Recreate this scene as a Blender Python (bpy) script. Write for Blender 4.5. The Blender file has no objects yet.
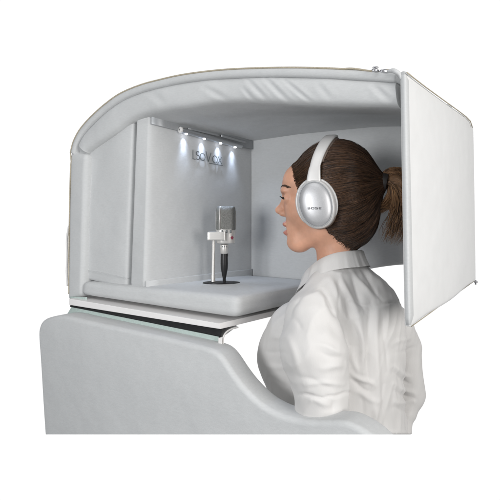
import bpy, bmesh, math, random
import numpy as np
from mathutils import Vector, Matrix, noise as mn
from mathutils.bvhtree import BVHTree
random.seed(7); np.random.seed(7)
S = 0.85; OZ = 1.35
SN, CS = 0.5508, 0.8346          # heading of the camera against the booth
F_, HX, HY = 500.0, 250.0, 215.0
scn = bpy.context.scene
COL = scn.collection

def ratio(px): return (px-HX)/F_
def onY(px, py, Y):              # point seen at px,py lying on the plane Y
    r = ratio(px); d = Y/(CS+SN*r)
    return Vector(((CS*r-SN)*d, Y, -(py-HY)/F_*d))
def onX(px, py, X):
    r = ratio(px); d = X/(CS*r-SN)
    return Vector((X, (CS+SN*r)*d, -(py-HY)/F_*d))
def K(px, py, d):                # body frame: (u right, d away, z up)
    return Vector((ratio(px)*d, d, -(py-HY)/F_*d))
def k2b(p): return Vector((CS*p[0]-SN*p[1], SN*p[0]+CS*p[1], p[2]))
def W(p): return Vector((p[0]*S, p[1]*S, p[2]*S+OZ))

KW = .2456
def onW(px, py, off=0.):         # point on the splayed logo wall (off = distance in front of it)
    r = ratio(px); d = (-1.022-KW*1.02+off*1.03)/((CS*r-SN)-KW*(CS+SN*r))
    return Vector(((CS*r-SN)*d, (CS+SN*r)*d, -(py-HY)/F_*d))
WN = Vector((1, -KW, 0)).normalized(); WT = Vector((KW, 1, 0)).normalized()
# ------------------------------------------------------------------ materials
def mat(name, col, rough=.6, metal=0., **kw):
    m = bpy.data.materials.new(name); m.use_nodes = True
    nt = m.node_tree; b = nt.nodes['Principled BSDF']
    b.inputs['Base Color'].default_value = (*col, 1); b.inputs['Roughness'].default_value = rough
    b.inputs['Metallic'].default_value = metal
    for k, v in kw.items(): b.inputs[k.replace('_', ' ')].default_value = v
    return m
def tex(m, scale=(1,1,1), nscale=5, detail=4, amt=.1, bump=0, bscale=None, bdist=.001, coord='Object', attr=None):
    nt = m.node_tree; N = nt.nodes; L = nt.links; b = N['Principled BSDF']
    if attr: tc = N.new('ShaderNodeAttribute'); tc.attribute_name = attr; src = tc.outputs['Vector']
    else: tc = N.new('ShaderNodeTexCoord'); src = tc.outputs[coord]
    mp = N.new('ShaderNodeMapping'); mp.inputs['Scale'].default_value = scale; L.new(src, mp.inputs['Vector'])
    no = N.new('ShaderNodeTexNoise'); no.inputs['Scale'].default_value = nscale; no.inputs['Detail'].default_value = detail
    L.new(mp.outputs[0], no.inputs['Vector'])
    base = b.inputs['Base Color'].default_value[:3]
    if amt:
        rp = N.new('ShaderNodeValToRGB'); rp.color_ramp.elements[0].position = .3; rp.color_ramp.elements[1].position = .7
        rp.color_ramp.elements[0].color = (*[c*(1-amt) for c in base], 1); rp.color_ramp.elements[1].color = (*[min(1, c*(1+amt)) for c in base], 1)
        L.new(no.outputs['Fac'], rp.inputs[0]); L.new(rp.outputs[0], b.inputs['Base Color'])
    if bump:
        n2 = N.new('ShaderNodeTexNoise'); n2.inputs['Scale'].default_value = bscale or nscale; n2.inputs['Detail'].default_value = 3
        L.new(mp.outputs[0], n2.inputs['Vector'])
        bp = N.new('ShaderNodeBump'); bp.inputs['Strength'].default_value = bump; bp.inputs['Distance'].default_value = bdist
        L.new(n2.outputs['Fac'], bp.inputs['Height']); L.new(bp.outputs[0], b.inputs['Normal'])
    return m
M = {}
M['fabric'] = tex(mat('grey_fabric', (.55,.557,.558), .85, Sheen_Weight=.1), (1,1,3.5), 110, 6, .035, .35, 420, .0008)
M['white'] = tex(mat('white_vinyl', (.77,.77,.765), .6), (1,1,1), 30, 4, .015, .2, 90, .0008)
M['shelf'] = tex(mat('white_board', (.82,.80,.79), .35), (1,1,1), 12, 3, .02)
M['black'] = tex(mat('black_rail', (.012,.012,.013), .35), (1,1,1), 80, 3, .2)
M['teal'] = tex(mat('teal_edge', (.43,.51,.48), .8), (1,1,1), 200, 3, .06, .2, 500)
M['trim'] = tex(mat('grey_trim', (.36,.37,.38), .45, .3), (1,6,1), 40, 3, .04)
M['pipe'] = tex(mat('tan_piping', (.42,.37,.28), .8), (1,1,1), 300, 3, .15, .4, 700)
M['chrome'] = mat('chrome', (.50,.50,.52), .33, .9)
M['alu'] = tex(mat('aluminium', (.55,.56,.57), .32, .9), (1,20,1), 60, 3, .05)
M['steel'] = tex(mat('satin_nickel', (.74,.72,.69), .38, .6), (1,1,20), 60, 3, .05)
M['letter'] = mat('logo_grey', (.19,.205,.21), .5, .2)
M['rubber'] = tex(mat('black_rubber', (.012,.012,.013), .4), (1,1,1), 100, 3, .2)
M['enamel'] = mat('white_enamel', (.78,.76,.74), .35)
M['emblem'] = mat('red_emblem', (.22,.02,.05), .45)
M['skin'] = tex(mat('skin', (.65,.35,.235), .50, Subsurface_Weight=.12, Subsurface_Scale=.01), (1,1,1), 38, 6, .13, .35, 260, .0005)
M['skin'].node_tree.nodes['Principled BSDF'].inputs['Subsurface Radius'].default_value = (1,.35,.2)
M['lip'] = mat('lips', (.52,.21,.16), .4)
M['teeth'] = mat('teeth', (.85,.82,.76), .25)
M['eyew'] = mat('eye_white', (.75,.72,.70), .15)
M['dark'] = mat('lash_black', (.012,.009,.008), .6)
M['brow'] = mat('brow_brown', (.07,.04,.025), .7)
def hairmat(n, a, b_, rough=.42):
    m = mat(n, a, rough, 0, Specular_IOR_Level=.35); nt = m.node_tree; N = nt.nodes; L = nt.links; b = N['Principled BSDF']
    at = N.new('ShaderNodeAttribute'); at.attribute_name = 'strand'
    mp = N.new('ShaderNodeMapping'); mp.inputs['Scale'].default_value = (26, 2.2, 1); L.new(at.outputs['Vector'], mp.inputs[0])
    no = N.new('ShaderNodeTexNoise'); no.inputs['Scale'].default_value = 3; no.inputs['Detail'].default_value = 6; L.new(mp.outputs[0], no.inputs['Vector'])
    rp = N.new('ShaderNodeValToRGB'); rp.color_ramp.elements[0].position = .40; rp.color_ramp.elements[1].position = .70
    rp.color_ramp.elements[0].color = (*a, 1); rp.color_ramp.elements[1].color = (*b_, 1)
    L.new(no.outputs['Fac'], rp.inputs[0]); L.new(rp.outputs[0], b.inputs['Base Color'])
    bp = N.new('ShaderNodeBump'); bp.inputs['Strength'].default_value = .5; bp.inputs['Distance'].default_value = .001
    L.new(no.outputs['Fac'], bp.inputs['Height']); L.new(bp.outputs[0], b.inputs['Normal'])
    return m
M['hair'] = hairmat('brown_hair', (.011,.006,.004), (.15,.078,.042), .38)
M['tail'] = hairmat('light_brown_hair', (.04,.020,.010), (.34,.185,.088))
M['shirt'] = tex(mat('white_cotton', (.64,.625,.61), .8, Sheen_Weight=.1), (1,1,.35), 55, 5, .02, .25, 500, .0006)
M['silver'] = tex(mat('silver_plastic', (.50,.50,.51), .42, .45), (1,1,1), 900, 2, .07)
M['silver2'] = mat('light_silver', (.64,.63,.62), .42, .15)
M['padbrown'] = tex(mat('taupe_cushion', (.20,.155,.13), .6), (1,1,1), 60, 3, .1)
M['print'] = mat('grey_print', (.12,.12,.13), .5)
def emis(n, c, s):
    m = mat(n, c, .4); b = m.node_tree.nodes['Principled BSDF']
    b.inputs['Emission Color'].default_value = (*c, 1); b.inputs['Emission Strength'].default_value = s; return m
M['led'] = emis('led', (.86,.90,1), 14)
for key, st in (('fabric', .26), ('white', .30)):
    nt = M[key].node_tree; N = nt.nodes; L = nt.links
    b0 = [n for n in N if n.type == 'BUMP'][0]; b2 = N.new('ShaderNodeBump'); n2 = N.new('ShaderNodeTexNoise'); n2.inputs['Scale'].default_value = 9; n2.inputs['Detail'].default_value = 2
    tcn = N.new('ShaderNodeTexCoord'); L.new(tcn.outputs['Object'], n2.inputs['Vector']); L.new(n2.outputs['Fac'], b2.inputs['Height']); b2.inputs['Strength'].default_value = st; b2.inputs['Distance'].default_value = .02
    L.new(b2.outputs[0], b0.inputs['Normal'])
# microphone mesh: fine woven wire
m = mat('wire_mesh', (.30,.30,.28), .42, .8); nt = m.node_tree; N = nt.nodes; L = nt.links
tc = N.new('ShaderNodeTexCoord'); vo = N.new('ShaderNodeTexVoronoi'); vo.inputs['Scale'].default_value = 1150; L.new(tc.outputs['Object'], vo.inputs['Vector'])
rp = N.new('ShaderNodeValToRGB'); rp.color_ramp.elements[0].color = (.10,.10,.095,1); rp.color_ramp.elements[1].color = (.30,.30,.285,1); rp.color_ramp.elements[1].position = .6
L.new(vo.outputs['Distance'], rp.inputs[0]); L.new(rp.outputs[0], N['Principled BSDF'].inputs['Base Color'])
bp = N.new('ShaderNodeBump'); bp.inputs['Strength'].default_value = .6; bp.inputs['Distance'].default_value = .001; L.new(vo.outputs['Distance'], bp.inputs['Height']); L.new(bp.outputs[0], N['Principled BSDF'].inputs['Normal'])
M['mesh'] = m

# ------------------------------------------------------------------ object helpers
def thing(name, loc, label, cat, group=None):
    o = bpy.data.objects.new(name, None); o.empty_display_size = .05; o.location = loc
    o['label'] = label; o['category'] = cat
    if group: o['group'] = group
    COL.objects.link(o); return o
def wloc(o):
    v = Vector((0,0,0))
    while o: v += o.location; o = o.parent
    return v
def link(name, verts, faces, m, parent=None, smooth=True, fix=True, attrs=None, world=None, angle=None):
    """verts in booth units unless world is True"""
    vs = [Vector(v) if world else W(v) for v in verts]
    mid = sum(vs, Vector())/len(vs)
    base = wloc(parent)
    me = bpy.data.meshes.new(name); me.from_pydata([tuple(v-mid) for v in vs], [], [tuple(int(i) for i in f) for f in faces]); me.update()
    if fix:
        bm = bmesh.new(); bm.from_mesh(me); bmesh.ops.recalc_face_normals(bm, faces=bm.faces); bm.to_mesh(me); bm.free()
    if smooth:
        me.polygons.foreach_set('use_smooth', [True]*len(me.polygons))
        if angle: 
            try: me.set_sharp_from_angle(angle=math.radians(angle))
            except Exception: pass
    if attrs is not None:
        at = me.attributes.new('strand', 'FLOAT_VECTOR', 'POINT'); at.data.foreach_set('vector', np.array(attrs, dtype=np.float32).ravel())
    me.materials.append(m)
    o = bpy.data.objects.new(name, me); o.location = mid-base if parent else mid
    if parent: o.parent = parent
    COL.objects.link(o); return o
class MB:
    def __init__(s): s.v = []; s.f = []
    def add(s, v, f):
        n = len(s.v); s.v += [Vector(x) for x in v]; s.f += [tuple(i+n for i in q) for q in f]; return s
    def build(s, name, m, parent=None, **k): return link(name, s.v, s.f, m, parent, **k)
def tube(pts, r, n=10, cap=True, flat=None):
    pts = [Vector(p) for p in pts]; R = r if hasattr(r, '__len__') else [r]*len(pts)
    v = []; f = []; up = Vector((.123, .31, .94)).normalized()
    t0 = (pts[1]-pts[0]).normalized(); a = t0.cross(up).normalized()
    for i, p in enumerate(pts):
        t = (pts[min(i+1, len(pts)-1)]-pts[max(i-1, 0)]).normalized()
        a = (a-t*a.dot(t)).normalized(); b = t.cross(a)
        for k in range(n):
            w = 2*math.pi*k/n; v.append(p+(a*math.cos(w)+b*math.sin(w))*R[i])
    for i in range(len(pts)-1):
        for k in range(n): f.append((i*n+k, i*n+(k+1)%n, (i+1)*n+(k+1)%n, (i+1)*n+k))
    if cap: f.append(tuple(range(n))[::-1]); f.append(tuple((len(pts)-1)*n+k for k in range(n)))
    return v, f
def lathe(prof, c, ax=Vector((0,0,1)), n=32, ref=None, sx=1., sy=1.):
    """prof: list of (radius, height along ax)"""
    ax = Vector(ax).normalized(); a = Vector(ref) if ref else (Vector((1,0,0)) if abs(ax.z) > .5 else Vector((0,0,1)))
    a = (a-ax*a.dot(ax)).normalized(); b = ax.cross(a); c = Vector(c); v = []; f = []
    for r, h in prof:
        for k in range(n):
            w = 2*math.pi*k/n; v.append(c+ax*h+(a*math.cos(w)*sx+b*math.sin(w)*sy)*r)
    for i in range(len(prof)-1):
        for k in range(n): f.append((i*n+k, i*n+(k+1)%n, (i+1)*n+(k+1)%n, (i+1)*n+k))
    f.append(tuple(range(n))[::-1]); f.append(tuple((len(prof)-1)*n+k for k in range(n)))
    return v, f
def pad(c8, r, n=22, puff=0., wob=0., seed=0):
    """soft rounded block; c8[ix][iy][iz] corner points"""
    c = np.array([[[tuple(c8[i][j][k]) for k in (0,1)] for j in (0,1)] for i in (0,1)], float)
    dims = [np.mean([np.linalg.norm(c[1,j,k]-c[0,j,k]) for j in (0,1) for k in (0,1)]),
            np.mean([np.linalg.norm(c[i,1,k]-c[i,0,k]) for i in (0,1) for k in (0,1)]),
            np.mean([np.linalg.norm(c[i,j,1]-c[i,j,0]) for i in (0,1) for j in (0,1)])]
    ts = (1-np.cos(np.linspace(0, math.pi, n+1)))/2
    ts = .55*ts+.45*np.linspace(0, 1, n+1)
    idx = {}; V = []; Fc = []
    def vid(i, j, k):
        key = (i, j, k)
        if key not in idx: idx[key] = len(V); V.append(key)
        return idx[key]
    for i in range(n):
        for j in range(n):
            for e in (0, n):
                Fc.append([vid(e,i,j), vid(e,i+1,j), vid(e,i+1,j+1), vid(e,i,j+1)])
                Fc.append([vid(i,e,j), vid(i+1,e,j), vid(i+1,e,j+1), vid(i,e,j+1)])
                Fc.append([vid(i,j,e), vid(i+1,j,e), vid(i+1,j+1,e), vid(i,j+1,e)])
    out = []
    rr = min(r, min(dims)*.499)
    for key in V:
        p = np.array([ts[key[a]]*dims[a] for a in range(3)])
        q = np.array([min(max(p[a], rr), dims[a]-rr) for a in range(3)])
        dv = p-q; L_ = np.linalg.norm(dv)
        if L_ > 0: p = q+dv/L_*rr
        uvw = [p[a]/dims[a] for a in range(3)]
        for a in range(3):
            if key[a] in (0, n):
                b1, b2 = [x for x in range(3) if x != a]
                g = (1-(2*uvw[b1]-1)**2)*(1-(2*uvw[b2]-1)**2)
                amp = puff*g**.5
                if wob: amp += wob*g*mn.noise(Vector((p[0]*7+seed, p[1]*7, p[2]*7)))
                p[a] += amp*(-1 if key[a] == 0 else 1)
        u, v_, w = [p[a]/dims[a] for a in range(3)]
        P = 0
        for i in (0,1):
            for j in (0,1):
                for k in (0,1): P = P+c[i,j,k]*(u if i else 1-u)*(v_ if j else 1-v_)*(w if k else 1-w)
        out.append(Vector(P))
    return out, Fc
def box8(x0, x1, y0, y1, z0, z1):
    return [[[Vector((x, y, z)) for z in (z0, z1)] for y in (y0, y1)] for x in (x0, x1)]
def slab(poly, y0, y1, r, seg=6):
    """soft slab: outline in (X,Z), from y0 (near) to y1 (far), rounded rims"""
    P = [Vector(p) for p in poly]; n = len(P)
    A = sum(P[i].x*P[(i+1)%n].y-P[(i+1)%n].x*P[i].y for i in range(n))
    if A < 0: P.reverse()
    nor = []
    for i in range(n):
        e1 = (P[i]-P[i-1]).normalized(); e2 = (P[(i+1)%n]-P[i]).normalized()
        n1 = Vector((-e1.y, e1.x)); n2 = Vector((-e2.y, e2.x)); m_ = (n1+n2)
        m_ = m_.normalized()/max(.5, m_.normalized().dot(n1)); nor.append(m_)
    rings = []
    for k in range(seg+1):
        a = math.pi/2*k/seg; rings.append((r*(1-math.sin(a)), y0+r*(1-math.cos(a))))
    for k in range(seg, -1, -1):
        a = math.pi/2*k/seg; rings.append((r*(1-math.sin(a)), y1-r*(1-math.cos(a))))
    v = []; f = []
    for off, y in rings:
        for i in range(n): q = P[i]+nor[i]*off; v.append(Vector((q.x, y, q.y)))
    for a in range(len(rings)-1):
        for i in range(n): f.append((a*n+i, a*n+(i+1)%n, (a+1)*n+(i+1)%n, (a+1)*n+i))
    f.append(tuple(range(n))); f.append(tuple((len(rings)-1)*n+i for i in range(n)))
    return v, f
def smoothpts(pts, n):
    """Catmull-Rom resample"""
    P = [Vector(p) for p in pts]; P = [P[0]*2-P[1]]+P+[P[-1]*2-P[-2]]; out = []
    segs = len(P)-3
    for s in range(n+1):
        t = s/n*segs; i = min(int(t), segs-1); t -= i
        a, b, c, d = P[i:i+4]
        out.append(.5*((2*b)+(c-a)*t+(2*a-5*b+4*c-d)*t*t+(3*b-a-3*c+d)*t**3))
    return out
def loft(rings, closed=True, cap=False):
    n = len(rings[0]); v = [p for r in rings for p in r]; f = []
    for a in range(len(rings)-1):
        for i in range(n if closed else n-1): f.append((a*n+i, a*n+(i+1)%n, (a+1)*n+(i+1)%n, (a+1)*n+i))
    if cap: f.append(tuple(range(n))); f.append(tuple((len(rings)-1)*n+i for i in range(n)))
    return v, f

# ------------------------------------------------------------------ SDF meshing
def nets(fn, lo, hi, h):
    lo = np.array(lo, float); hi = np.array(hi, float); n = np.ceil((hi-lo)/h).astype(int)+1
    ax = [lo[a]+h*np.arange(n[a]) for a in range(3)]
    X, Y, Z = np.meshgrid(*ax, indexing='ij'); G = fn(X, Y, Z)
    ins = G < 0
    nc = n-1
    acc = np.zeros((*nc, 3)); cnt = np.zeros(nc)
    for a in range(3):
        sl0 = [slice(None)]*3; sl1 = [slice(None)]*3; sl0[a] = slice(0, -1); sl1[a] = slice(1, None)
        g0, g1 = G[tuple(sl0)], G[tuple(sl1)]; cr = (g0 < 0) != (g1 < 0)
        t = np.where(cr, g0/np.where(cr, g0-g1, 1), 0)
        o = [b for b in range(3) if b != a]
        I = np.argwhere(cr); T = t[cr]
        pos = I.astype(float); pos[:, a] += T
        for d0 in (0, -1):
            for d1 in (0, -1):
                c = I.copy(); c[:, o[0]] += d0; c[:, o[1]] += d1
                ok = (c[:, o[0]] >= 0) & (c[:, o[1]] >= 0) & (c[:, o[0]] < nc[o[0]]) & (c[:, o[1]] < nc[o[1]])
                cc = c[ok]; np.add.at(acc, (cc[:,0], cc[:,1], cc[:,2]), pos[ok]); np.add.at(cnt, (cc[:,0], cc[:,1], cc[:,2]), 1)
    m_ = cnt > 0; idx = -np.ones(nc, int); idx[m_] = np.arange(m_.sum())
    V = lo+h*(acc[m_]/cnt[m_][:, None]); Fs = []
    for a in range(3):
        sl0 = [slice(None)]*3; sl1 = [slice(None)]*3; sl0[a] = slice(0, -1); sl1[a] = slice(1, None)
        i0 = ins[tuple(sl0)]; cr = i0 != ins[tuple(sl1)]
        b, c = (a+1) % 3, (a+2) % 3
        I = np.argwhere(cr); I = I[(I[:, b] > 0) & (I[:, c] > 0) & (I[:, b] < nc[b]) & (I[:, c] < nc[c])]
        fl = i0[I[:,0], I[:,1], I[:,2]]
        def g(db, dc):
            q = I.copy(); q[:, b] += db; q[:, c] += dc; return idx[q[:,0], q[:,1], q[:,2]]
        q = np.stack([g(-1,-1), g(0,-1), g(0,0), g(-1,0)], 1); q[~fl] = q[~fl][:, ::-1]; Fs.append(q)
    return V, np.concatenate(Fs)
def relax(V, Fq, it=2, lam=.5):
    for _ in range(it):
        s = np.zeros_like(V); c = np.zeros(len(V))
        for k in range(4):
            a, b = Fq[:, k], Fq[:, (k+1) % 4]
            np.add.at(s, a, V[b]); np.add.at(c, a, 1); np.add.at(s, b, V[a]); np.add.at(c, b, 1)
        V = V*(1-lam)+lam*s/np.maximum(c, 1)[:, None]
    return V
def ell(X, Y, Z, c, r, A=None):
    x, y, z = X-c[0], Y-c[1], Z-c[2]
    if A is not None: x, y = x*A[0]+y*A[1], -x*A[1]+y*A[0]
    k0 = np.sqrt((x/r[0])**2+(y/r[1])**2+(z/r[2])**2); k1 = np.sqrt((x/r[0]**2)**2+(y/r[1]**2)**2+(z/r[2]**2)**2)
    return k0*(k0-1)/np.maximum(k1, 1e-9)
def cap(X, Y, Z, a, b, r1, r2):
    ax, ay, az = a; bx, by, bz = b[0]-ax, b[1]-ay, b[2]-az
    t = np.clip(((X-ax)*bx+(Y-ay)*by+(Z-az)*bz)/(bx*bx+by*by+bz*bz), 0, 1)
    return np.sqrt((X-ax-t*bx)**2+(Y-ay-t*by)**2+(Z-az-t*bz)**2)-(r1+(r2-r1)*t)
def smin(a, b, k):
    h = np.clip(.5+.5*(b-a)/k, 0, 1); return b*(1-h)+a*h-k*h*(1-h)
def smax(a, b, k): return -smin(-a, -b, k)

cz = lambda x, y, z: Vector((x, y, z))
# ================================================================== BOOTH
booth = thing('vocal_booth', W((-.8,1.2,-.27)), 'light grey padded recording booth with an arched roof and a white side door', 'recording booth')
xz = lambda px, py, Y=1.0: (lambda p: Vector((p.x, p.z)))(onY(px, py, Y))
outer_px = [(70,152),(73,141),(78,131),(84,123),(92,114.5),(105,103),(120,92.5),(140,84),(160,78.5),(180,74),(200,71),(220,68.8),(240,67.5),(270,66.5),(300,66.3),(330,67),(350,68),(375,69),(397,70)]
low_px   = [(87,154),(87.5,153),(89,151.5),(95,147),(106,139.5),(117,132),(126,125),(136,119),(146,115),(158,112.5),(172,110),(188,108),(206,105),(226,103),(250,102.8),(280,104),(310,105.3),(350,106.5),(399,107.5)]
NS = 210
def off_in(P, d, k=None):
    out = []
    for i, p in enumerate(P):
        t = (P[min(i+1, len(P)-1)]-P[max(i-1, 0)]).normalized(); out.append(p+Vector((t.y, -t.x))*d*(1 if k is None else k(i/(len(P)-1))))
    return out
O = [Vector((p.x, p.y)) for p in smoothpts([(*xz(*q), 0) for q in outer_px], NS)]
Lw = [Vector((p.x, p.y)) for p in smoothpts([(*xz(*q, 1.01), 0) for q in low_px], NS)]
O1 = off_in(O, .0225)
# outer canvas: rolled lip at the near rim, then back to the rear
rings = []
for i in range(NS+1):
    o, q = O[i], O1[i]; n = (q-o).normalized()
    sec = [(o+n*.012, 1.50), (o, 1.485), (o, 1.2), (o, 1.012), (o+n*.0015, 1.003), (o+n*.006, .9985), (o+n*.012, .997), (o+n*.019, .998), (o+n*.0228, 1.0015), (o+n*.0235, 1.03), (o+n*.0235, 1.2), (o+n*.0235, 1.485)]
    rings.append([Vector((p.x, y, p.y)) for p, y in sec])
MB().add(*loft(rings, True, True)).build('roof_shell', M['fabric'], booth)
# roof padding
def zfar(x): return float(np.interp(x, [-1.4,-.94,-.75,-.5,-.29], [.0,.249,.257,.257,.2406]))
creases = [(248,80,268,101,2.2,.0042),(266,79,290,103,2.4,.0048),(284,80,312,103,2.0,.004),(205,88,228,100,3,.003),(243,88,256,103,1.8,.0035),(318,84,332,101,3,.002),(374,86,392,103,3,.0045),(150,92,166,104,4,.002)]
def segd(px, py, s):
    ax, ay, bx, by = s[:4]; dx, dy = bx-ax, by-ay; t = max(0, min(1, ((px-ax)*dx+(py-ay)*dy)/(dx*dx+dy*dy)))
    return math.hypot(px-ax-t*dx, py-ay-t*dy), t
def projb(p):
    d = -SN*p.x+CS*p.y; u = CS*p.x+SN*p.y; return HX+F_*u/d, HY-F_*p.z/d
rings = []
for i in range(NS+1):
    t = i/NS; o = O1[i]+(O1[i]-O[i]).normalized()*.0015; l = Lw[i]
    zf = zfar(l.x); zf = l.y if l.x < -1.07 else zf+(l.y-zf)*max(0, (-.95-l.x)/.12 if l.x < -.95 else 0)
    end = min(1, i/12); top = Vector((o.x, 1.03, o.y)); bot = Vector((l.x, 1.012, l.y)); sec = []
    sec.append(Vector((o.x, 1.48, o.y))); sec.append(top)
    nn = 40
    for k in range(nn+1):
        s = k/nn; y = 1.0035-.005*math.sin(math.pi*s)**.7*1 + .014*(s**12) + .004*(1-s)**8
        q = o.lerp(l, s); p = Vector((q.x, y+(1-end)*.015, q.y)); px, py = projb(p)
        for c in creases:
            dd, tt = segd(px, py, c); p.y += .65*c[5]*(math.exp(-(dd/c[4])**2)-.6*math.exp(-((dd-c[4]*1.6)/c[4])**2))*math.sin(math.pi*min(1, max(0, tt*.8+.15)))
        p.y += .003*mn.noise(Vector((q.x*9, q.y*9, 3)))
        sec.append(p)
    for k in range(1, 25):
        s = k/24; z = l.y+(zf-l.y)*s-.003*math.sin(math.pi*min(1, s*3))*(1 if s < .34 else 0)
        z += .004*mn.noise(Vector((l.x*6, s*3, 1)))*math.sin(math.pi*s)
        sec.append(Vector((l.x, 1.020+s*(1.425-1.020), z)))
    sec.append(Vector((l.x, 1.48, zf+.004)))
    rings.append(sec)
MB().add(*loft(rings, True, True)).build('roof_padding', M['fabric'], booth, angle=60)
# left shell column
c8 = [[[onY(67.5,301,1.0), onY(70.0,151.2,1.0)], [Vector((-1.335,1.49,-.262)), Vector((-1.335,1.49,.225))]],
      [[onY(81.8,296,1.0), onY(86.3,154.4,1.0)], [Vector((-1.27,1.49,-.262)), Vector((-1.275,1.49,.225))]]]
MB().add(*pad(c8, .012, 22, .003, .004)).build('front_shell', M['fabric'], booth)
MB().add(*pad([[[onY(70.2,296.5,.992), onY(70.2,301,.992)],[onY(70.2,296.5,1.0), onY(70.2,301,1.0)]],[[onY(87,297,.992), onY(87,301.5,.992)],[onY(87,297,1.0), onY(87,301.5,1.0)]]], .001, 6)).build('edge_tape', M['teal'], booth)
# foam core panel and logo wall
c8 = [[[onY(83.0,278.5,1.023), onY(88.8,146,1.023)], [Vector((-1.285,1.42,-.19)), Vector((-1.26,1.42,.17))]],
      [[onY(126.8,288.5,1.023), onY(133.9,108,1.023)], [Vector((-1.065,1.42,-.2)), Vector((-1.062,1.42,.24))]]]
MB().add(*pad(c8, .008, 26, .004, .006, 4)).build('core_panel', M['fabric'], booth)
c8 = [[[onY(129.5,288.5,1.022), onY(136.5,100,1.022)], [Vector((-1.058,1.43,-.205)), Vector((-1.05,1.43,.29))]],
      [[onW(144.8,289.2), onW(150.6,104)], [Vector((-.925,1.43,-.205)), Vector((-.925,1.43,.30))]]]
lw = MB().add(*pad(c8, .014, 30, .0015, .002, 9)).build('front_wall', M['fabric'], booth)
def wstrip(px0, t0, b0, px1, t1, b1, o0, o1, r=.0012):
    return pad([[[onW(px0,b0,o0), onW(px0,t0,o0)], [onW(px1,b1,o0), onW(px1,t1,o0)]], [[onW(px0,b0,o1), onW(px0,t0,o1)], [onW(px1,b1,o1), onW(px1,t1,o1)]]], r, 6)
MB().add(*wstrip(151.5, 114, 124.4, 253, 139, 149.5, -.004, .0060)).build('wall_trim', M['trim'], booth)
MB().add(*wstrip(146, 281.0, 289.2, 252, 268.8, 276.5, -.004, .0045)).build('skirting_strip', M['fabric'], booth)
# lettering (letters stand on the wall): stroke fonts in a unit em
def arc(cx, cy, rx, ry, a0, a1, n=14): return [(cx+rx*math.cos(math.radians(a0+(a1-a0)*i/n)), cy+ry*math.sin(math.radians(a0+(a1-a0)*i/n))) for i in range(n+1)]
strokes = [[(0,1.02),(0,0),(.28,0)],                                             # I with a foot
           arc(.62,.73,.2,.22,50,270,12)+arc(.60,.27,.22,.24,90,-130,12),        # S
           arc(1.22,.42,.32,.42,0,360,24),                                       # O
           [(1.66,1.18),(1.98,0),(2.34,1.10)],            # V drawn tall with a double stroke
           arc(2.86,.42,.32,.42,0,360,24),                                       # O
           [(3.28,.84),(3.78,0)], [(3.78,.84),(3.28,0)],                         # X
           [(2.1,-.16),(3.9,-.16)]]
mb = MB(); a0 = onW(193,158.8,.0032); a1 = onW(222.5,164.3,.0032); sz = .0262
for st in strokes:
    pts = [a0.lerp(a1, x/3.9)+cz(0,0,y*sz) for x, y in st]
    for a, b in zip(pts, pts[1:]):
        t = (b-a).normalized(); s = WN.cross(t)*.0012; e = t*.0007; h = WN*.0007
        q = [a-e-s, a-e+s, b+e+s, b+e-s]
        mb.add(q+[x+h for x in q], [(0,1,2,3),(7,6,5,4),(0,4,5,1),(1,5,6,2),(2,6,7,3),(3,7,4,0)])
lt = mb.build('logo_lettering', M['letter'], booth, smooth=False, fix=False)
lt.parent = lw; lt.location = lt.location-lw.location
# far side wall with the neck cut-out
XR = -.305
far = [(-1.05,-.235),(-.64,-.235),(-.61,-.20),(-.58,-.175)]
for k in range(1, 16):
    a = k/15; far.append((-.58+.28*a*1.0, -.175+.038*math.sin(math.pi*(a*.62+.0)) ))
far += [(XR+.01,-.150),(XR+.01,.30),(-.7,.34),(-1.05,.30)]
# densify for curvature of the puffed pad
MB().add(*slab(far, 1.415, 1.47, .012)).build('side_wall', M['fabric'], booth, angle=50)
# white door on the right
c8 = [[[onY(410.5,327.5,.997)+Vector((-.0125,0,0)), onY(406.0,73,.997)+Vector((-.0125,0,0))], [onY(474.5,280,1.6)+Vector((-.0125,0,0)), onY(472,122,1.6)+Vector((-.0125,0,0))]],
      [[onY(410.5,327.5,.994), onY(406.5,73,.994)], [onY(476,281,1.6), onY(473.6,121,1.6)]]]
dv, df = pad(c8, .0050, 40, .0030, .0020, 2)
for q in dv:
    if q.z > .15: 
        q.z -= .005*math.sin(math.pi*min(1, max(0, (q.y-1)/.6)))*(q.z-.15)/.12
        if q.y > 1.53: q.z -= .017*((q.y-1.53)/.07)**2.2*max(0, (q.z-.15)/.12)
    elif q.z < -.1: q.z += .0025*math.sin(3*math.pi*min(1, max(0, (q.y-1)/.6)))
door = MB().add(dv, df).build('door', M['white'], booth)
# grey inner lining of the door
q0_ = onY(410.6,326.8,.986); q1_ = onY(406.0,69.5,.986)
c8 = [[[q0_+cz(-.0132,.003,0), q1_+cz(-.0132,.003,0)], [cz(-.318,1.5,-.21), cz(-.318,1.5,.27)]],
      [[q0_, q1_], [cz(-.304,1.5,-.21), cz(-.304,1.5,.27)]]]
ln = MB().add(*pad(c8, .006, 16, .001)).build('door_lining', M['fabric'], booth)
ln.parent = door; ln.location -= door.location
DA = onY(408,200,.994); DB = onY(475,200,1.6)
def onD(px, py, off=.0012):      # point on the door's outer face
    k = (DB.x-DA.x)/(DB.y-DA.y); c = DA.x-k*DA.y+off; r = ratio(px)
    d = c/((CS*r-SN)-k*(CS+SN*r)); return Vector(((CS*r-SN)*d, (CS+SN*r)*d, -(py-HY)/F_*d))
dp = MB().add(*tube([onD(411.5,326.4), onD(443,303.6), onD(474.6,280.8)], .0010, 6)).build('door_piping', M['pipe'], booth)
dp.parent = door; dp.location -= door.location
mb = MB().add(*tube([onD(min(x, 472.3), y-.2) for x, y in [(407,72.6),(414,78.4),(426,87.6),(445,101.4),(458,110.8),(466,116.8),(470.5,121.4),(473.2,127.6)]], .0013, 6))
dq = mb.build('door_piping', M['pipe'], booth); dq.parent = door; dq.location -= door.location
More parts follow.
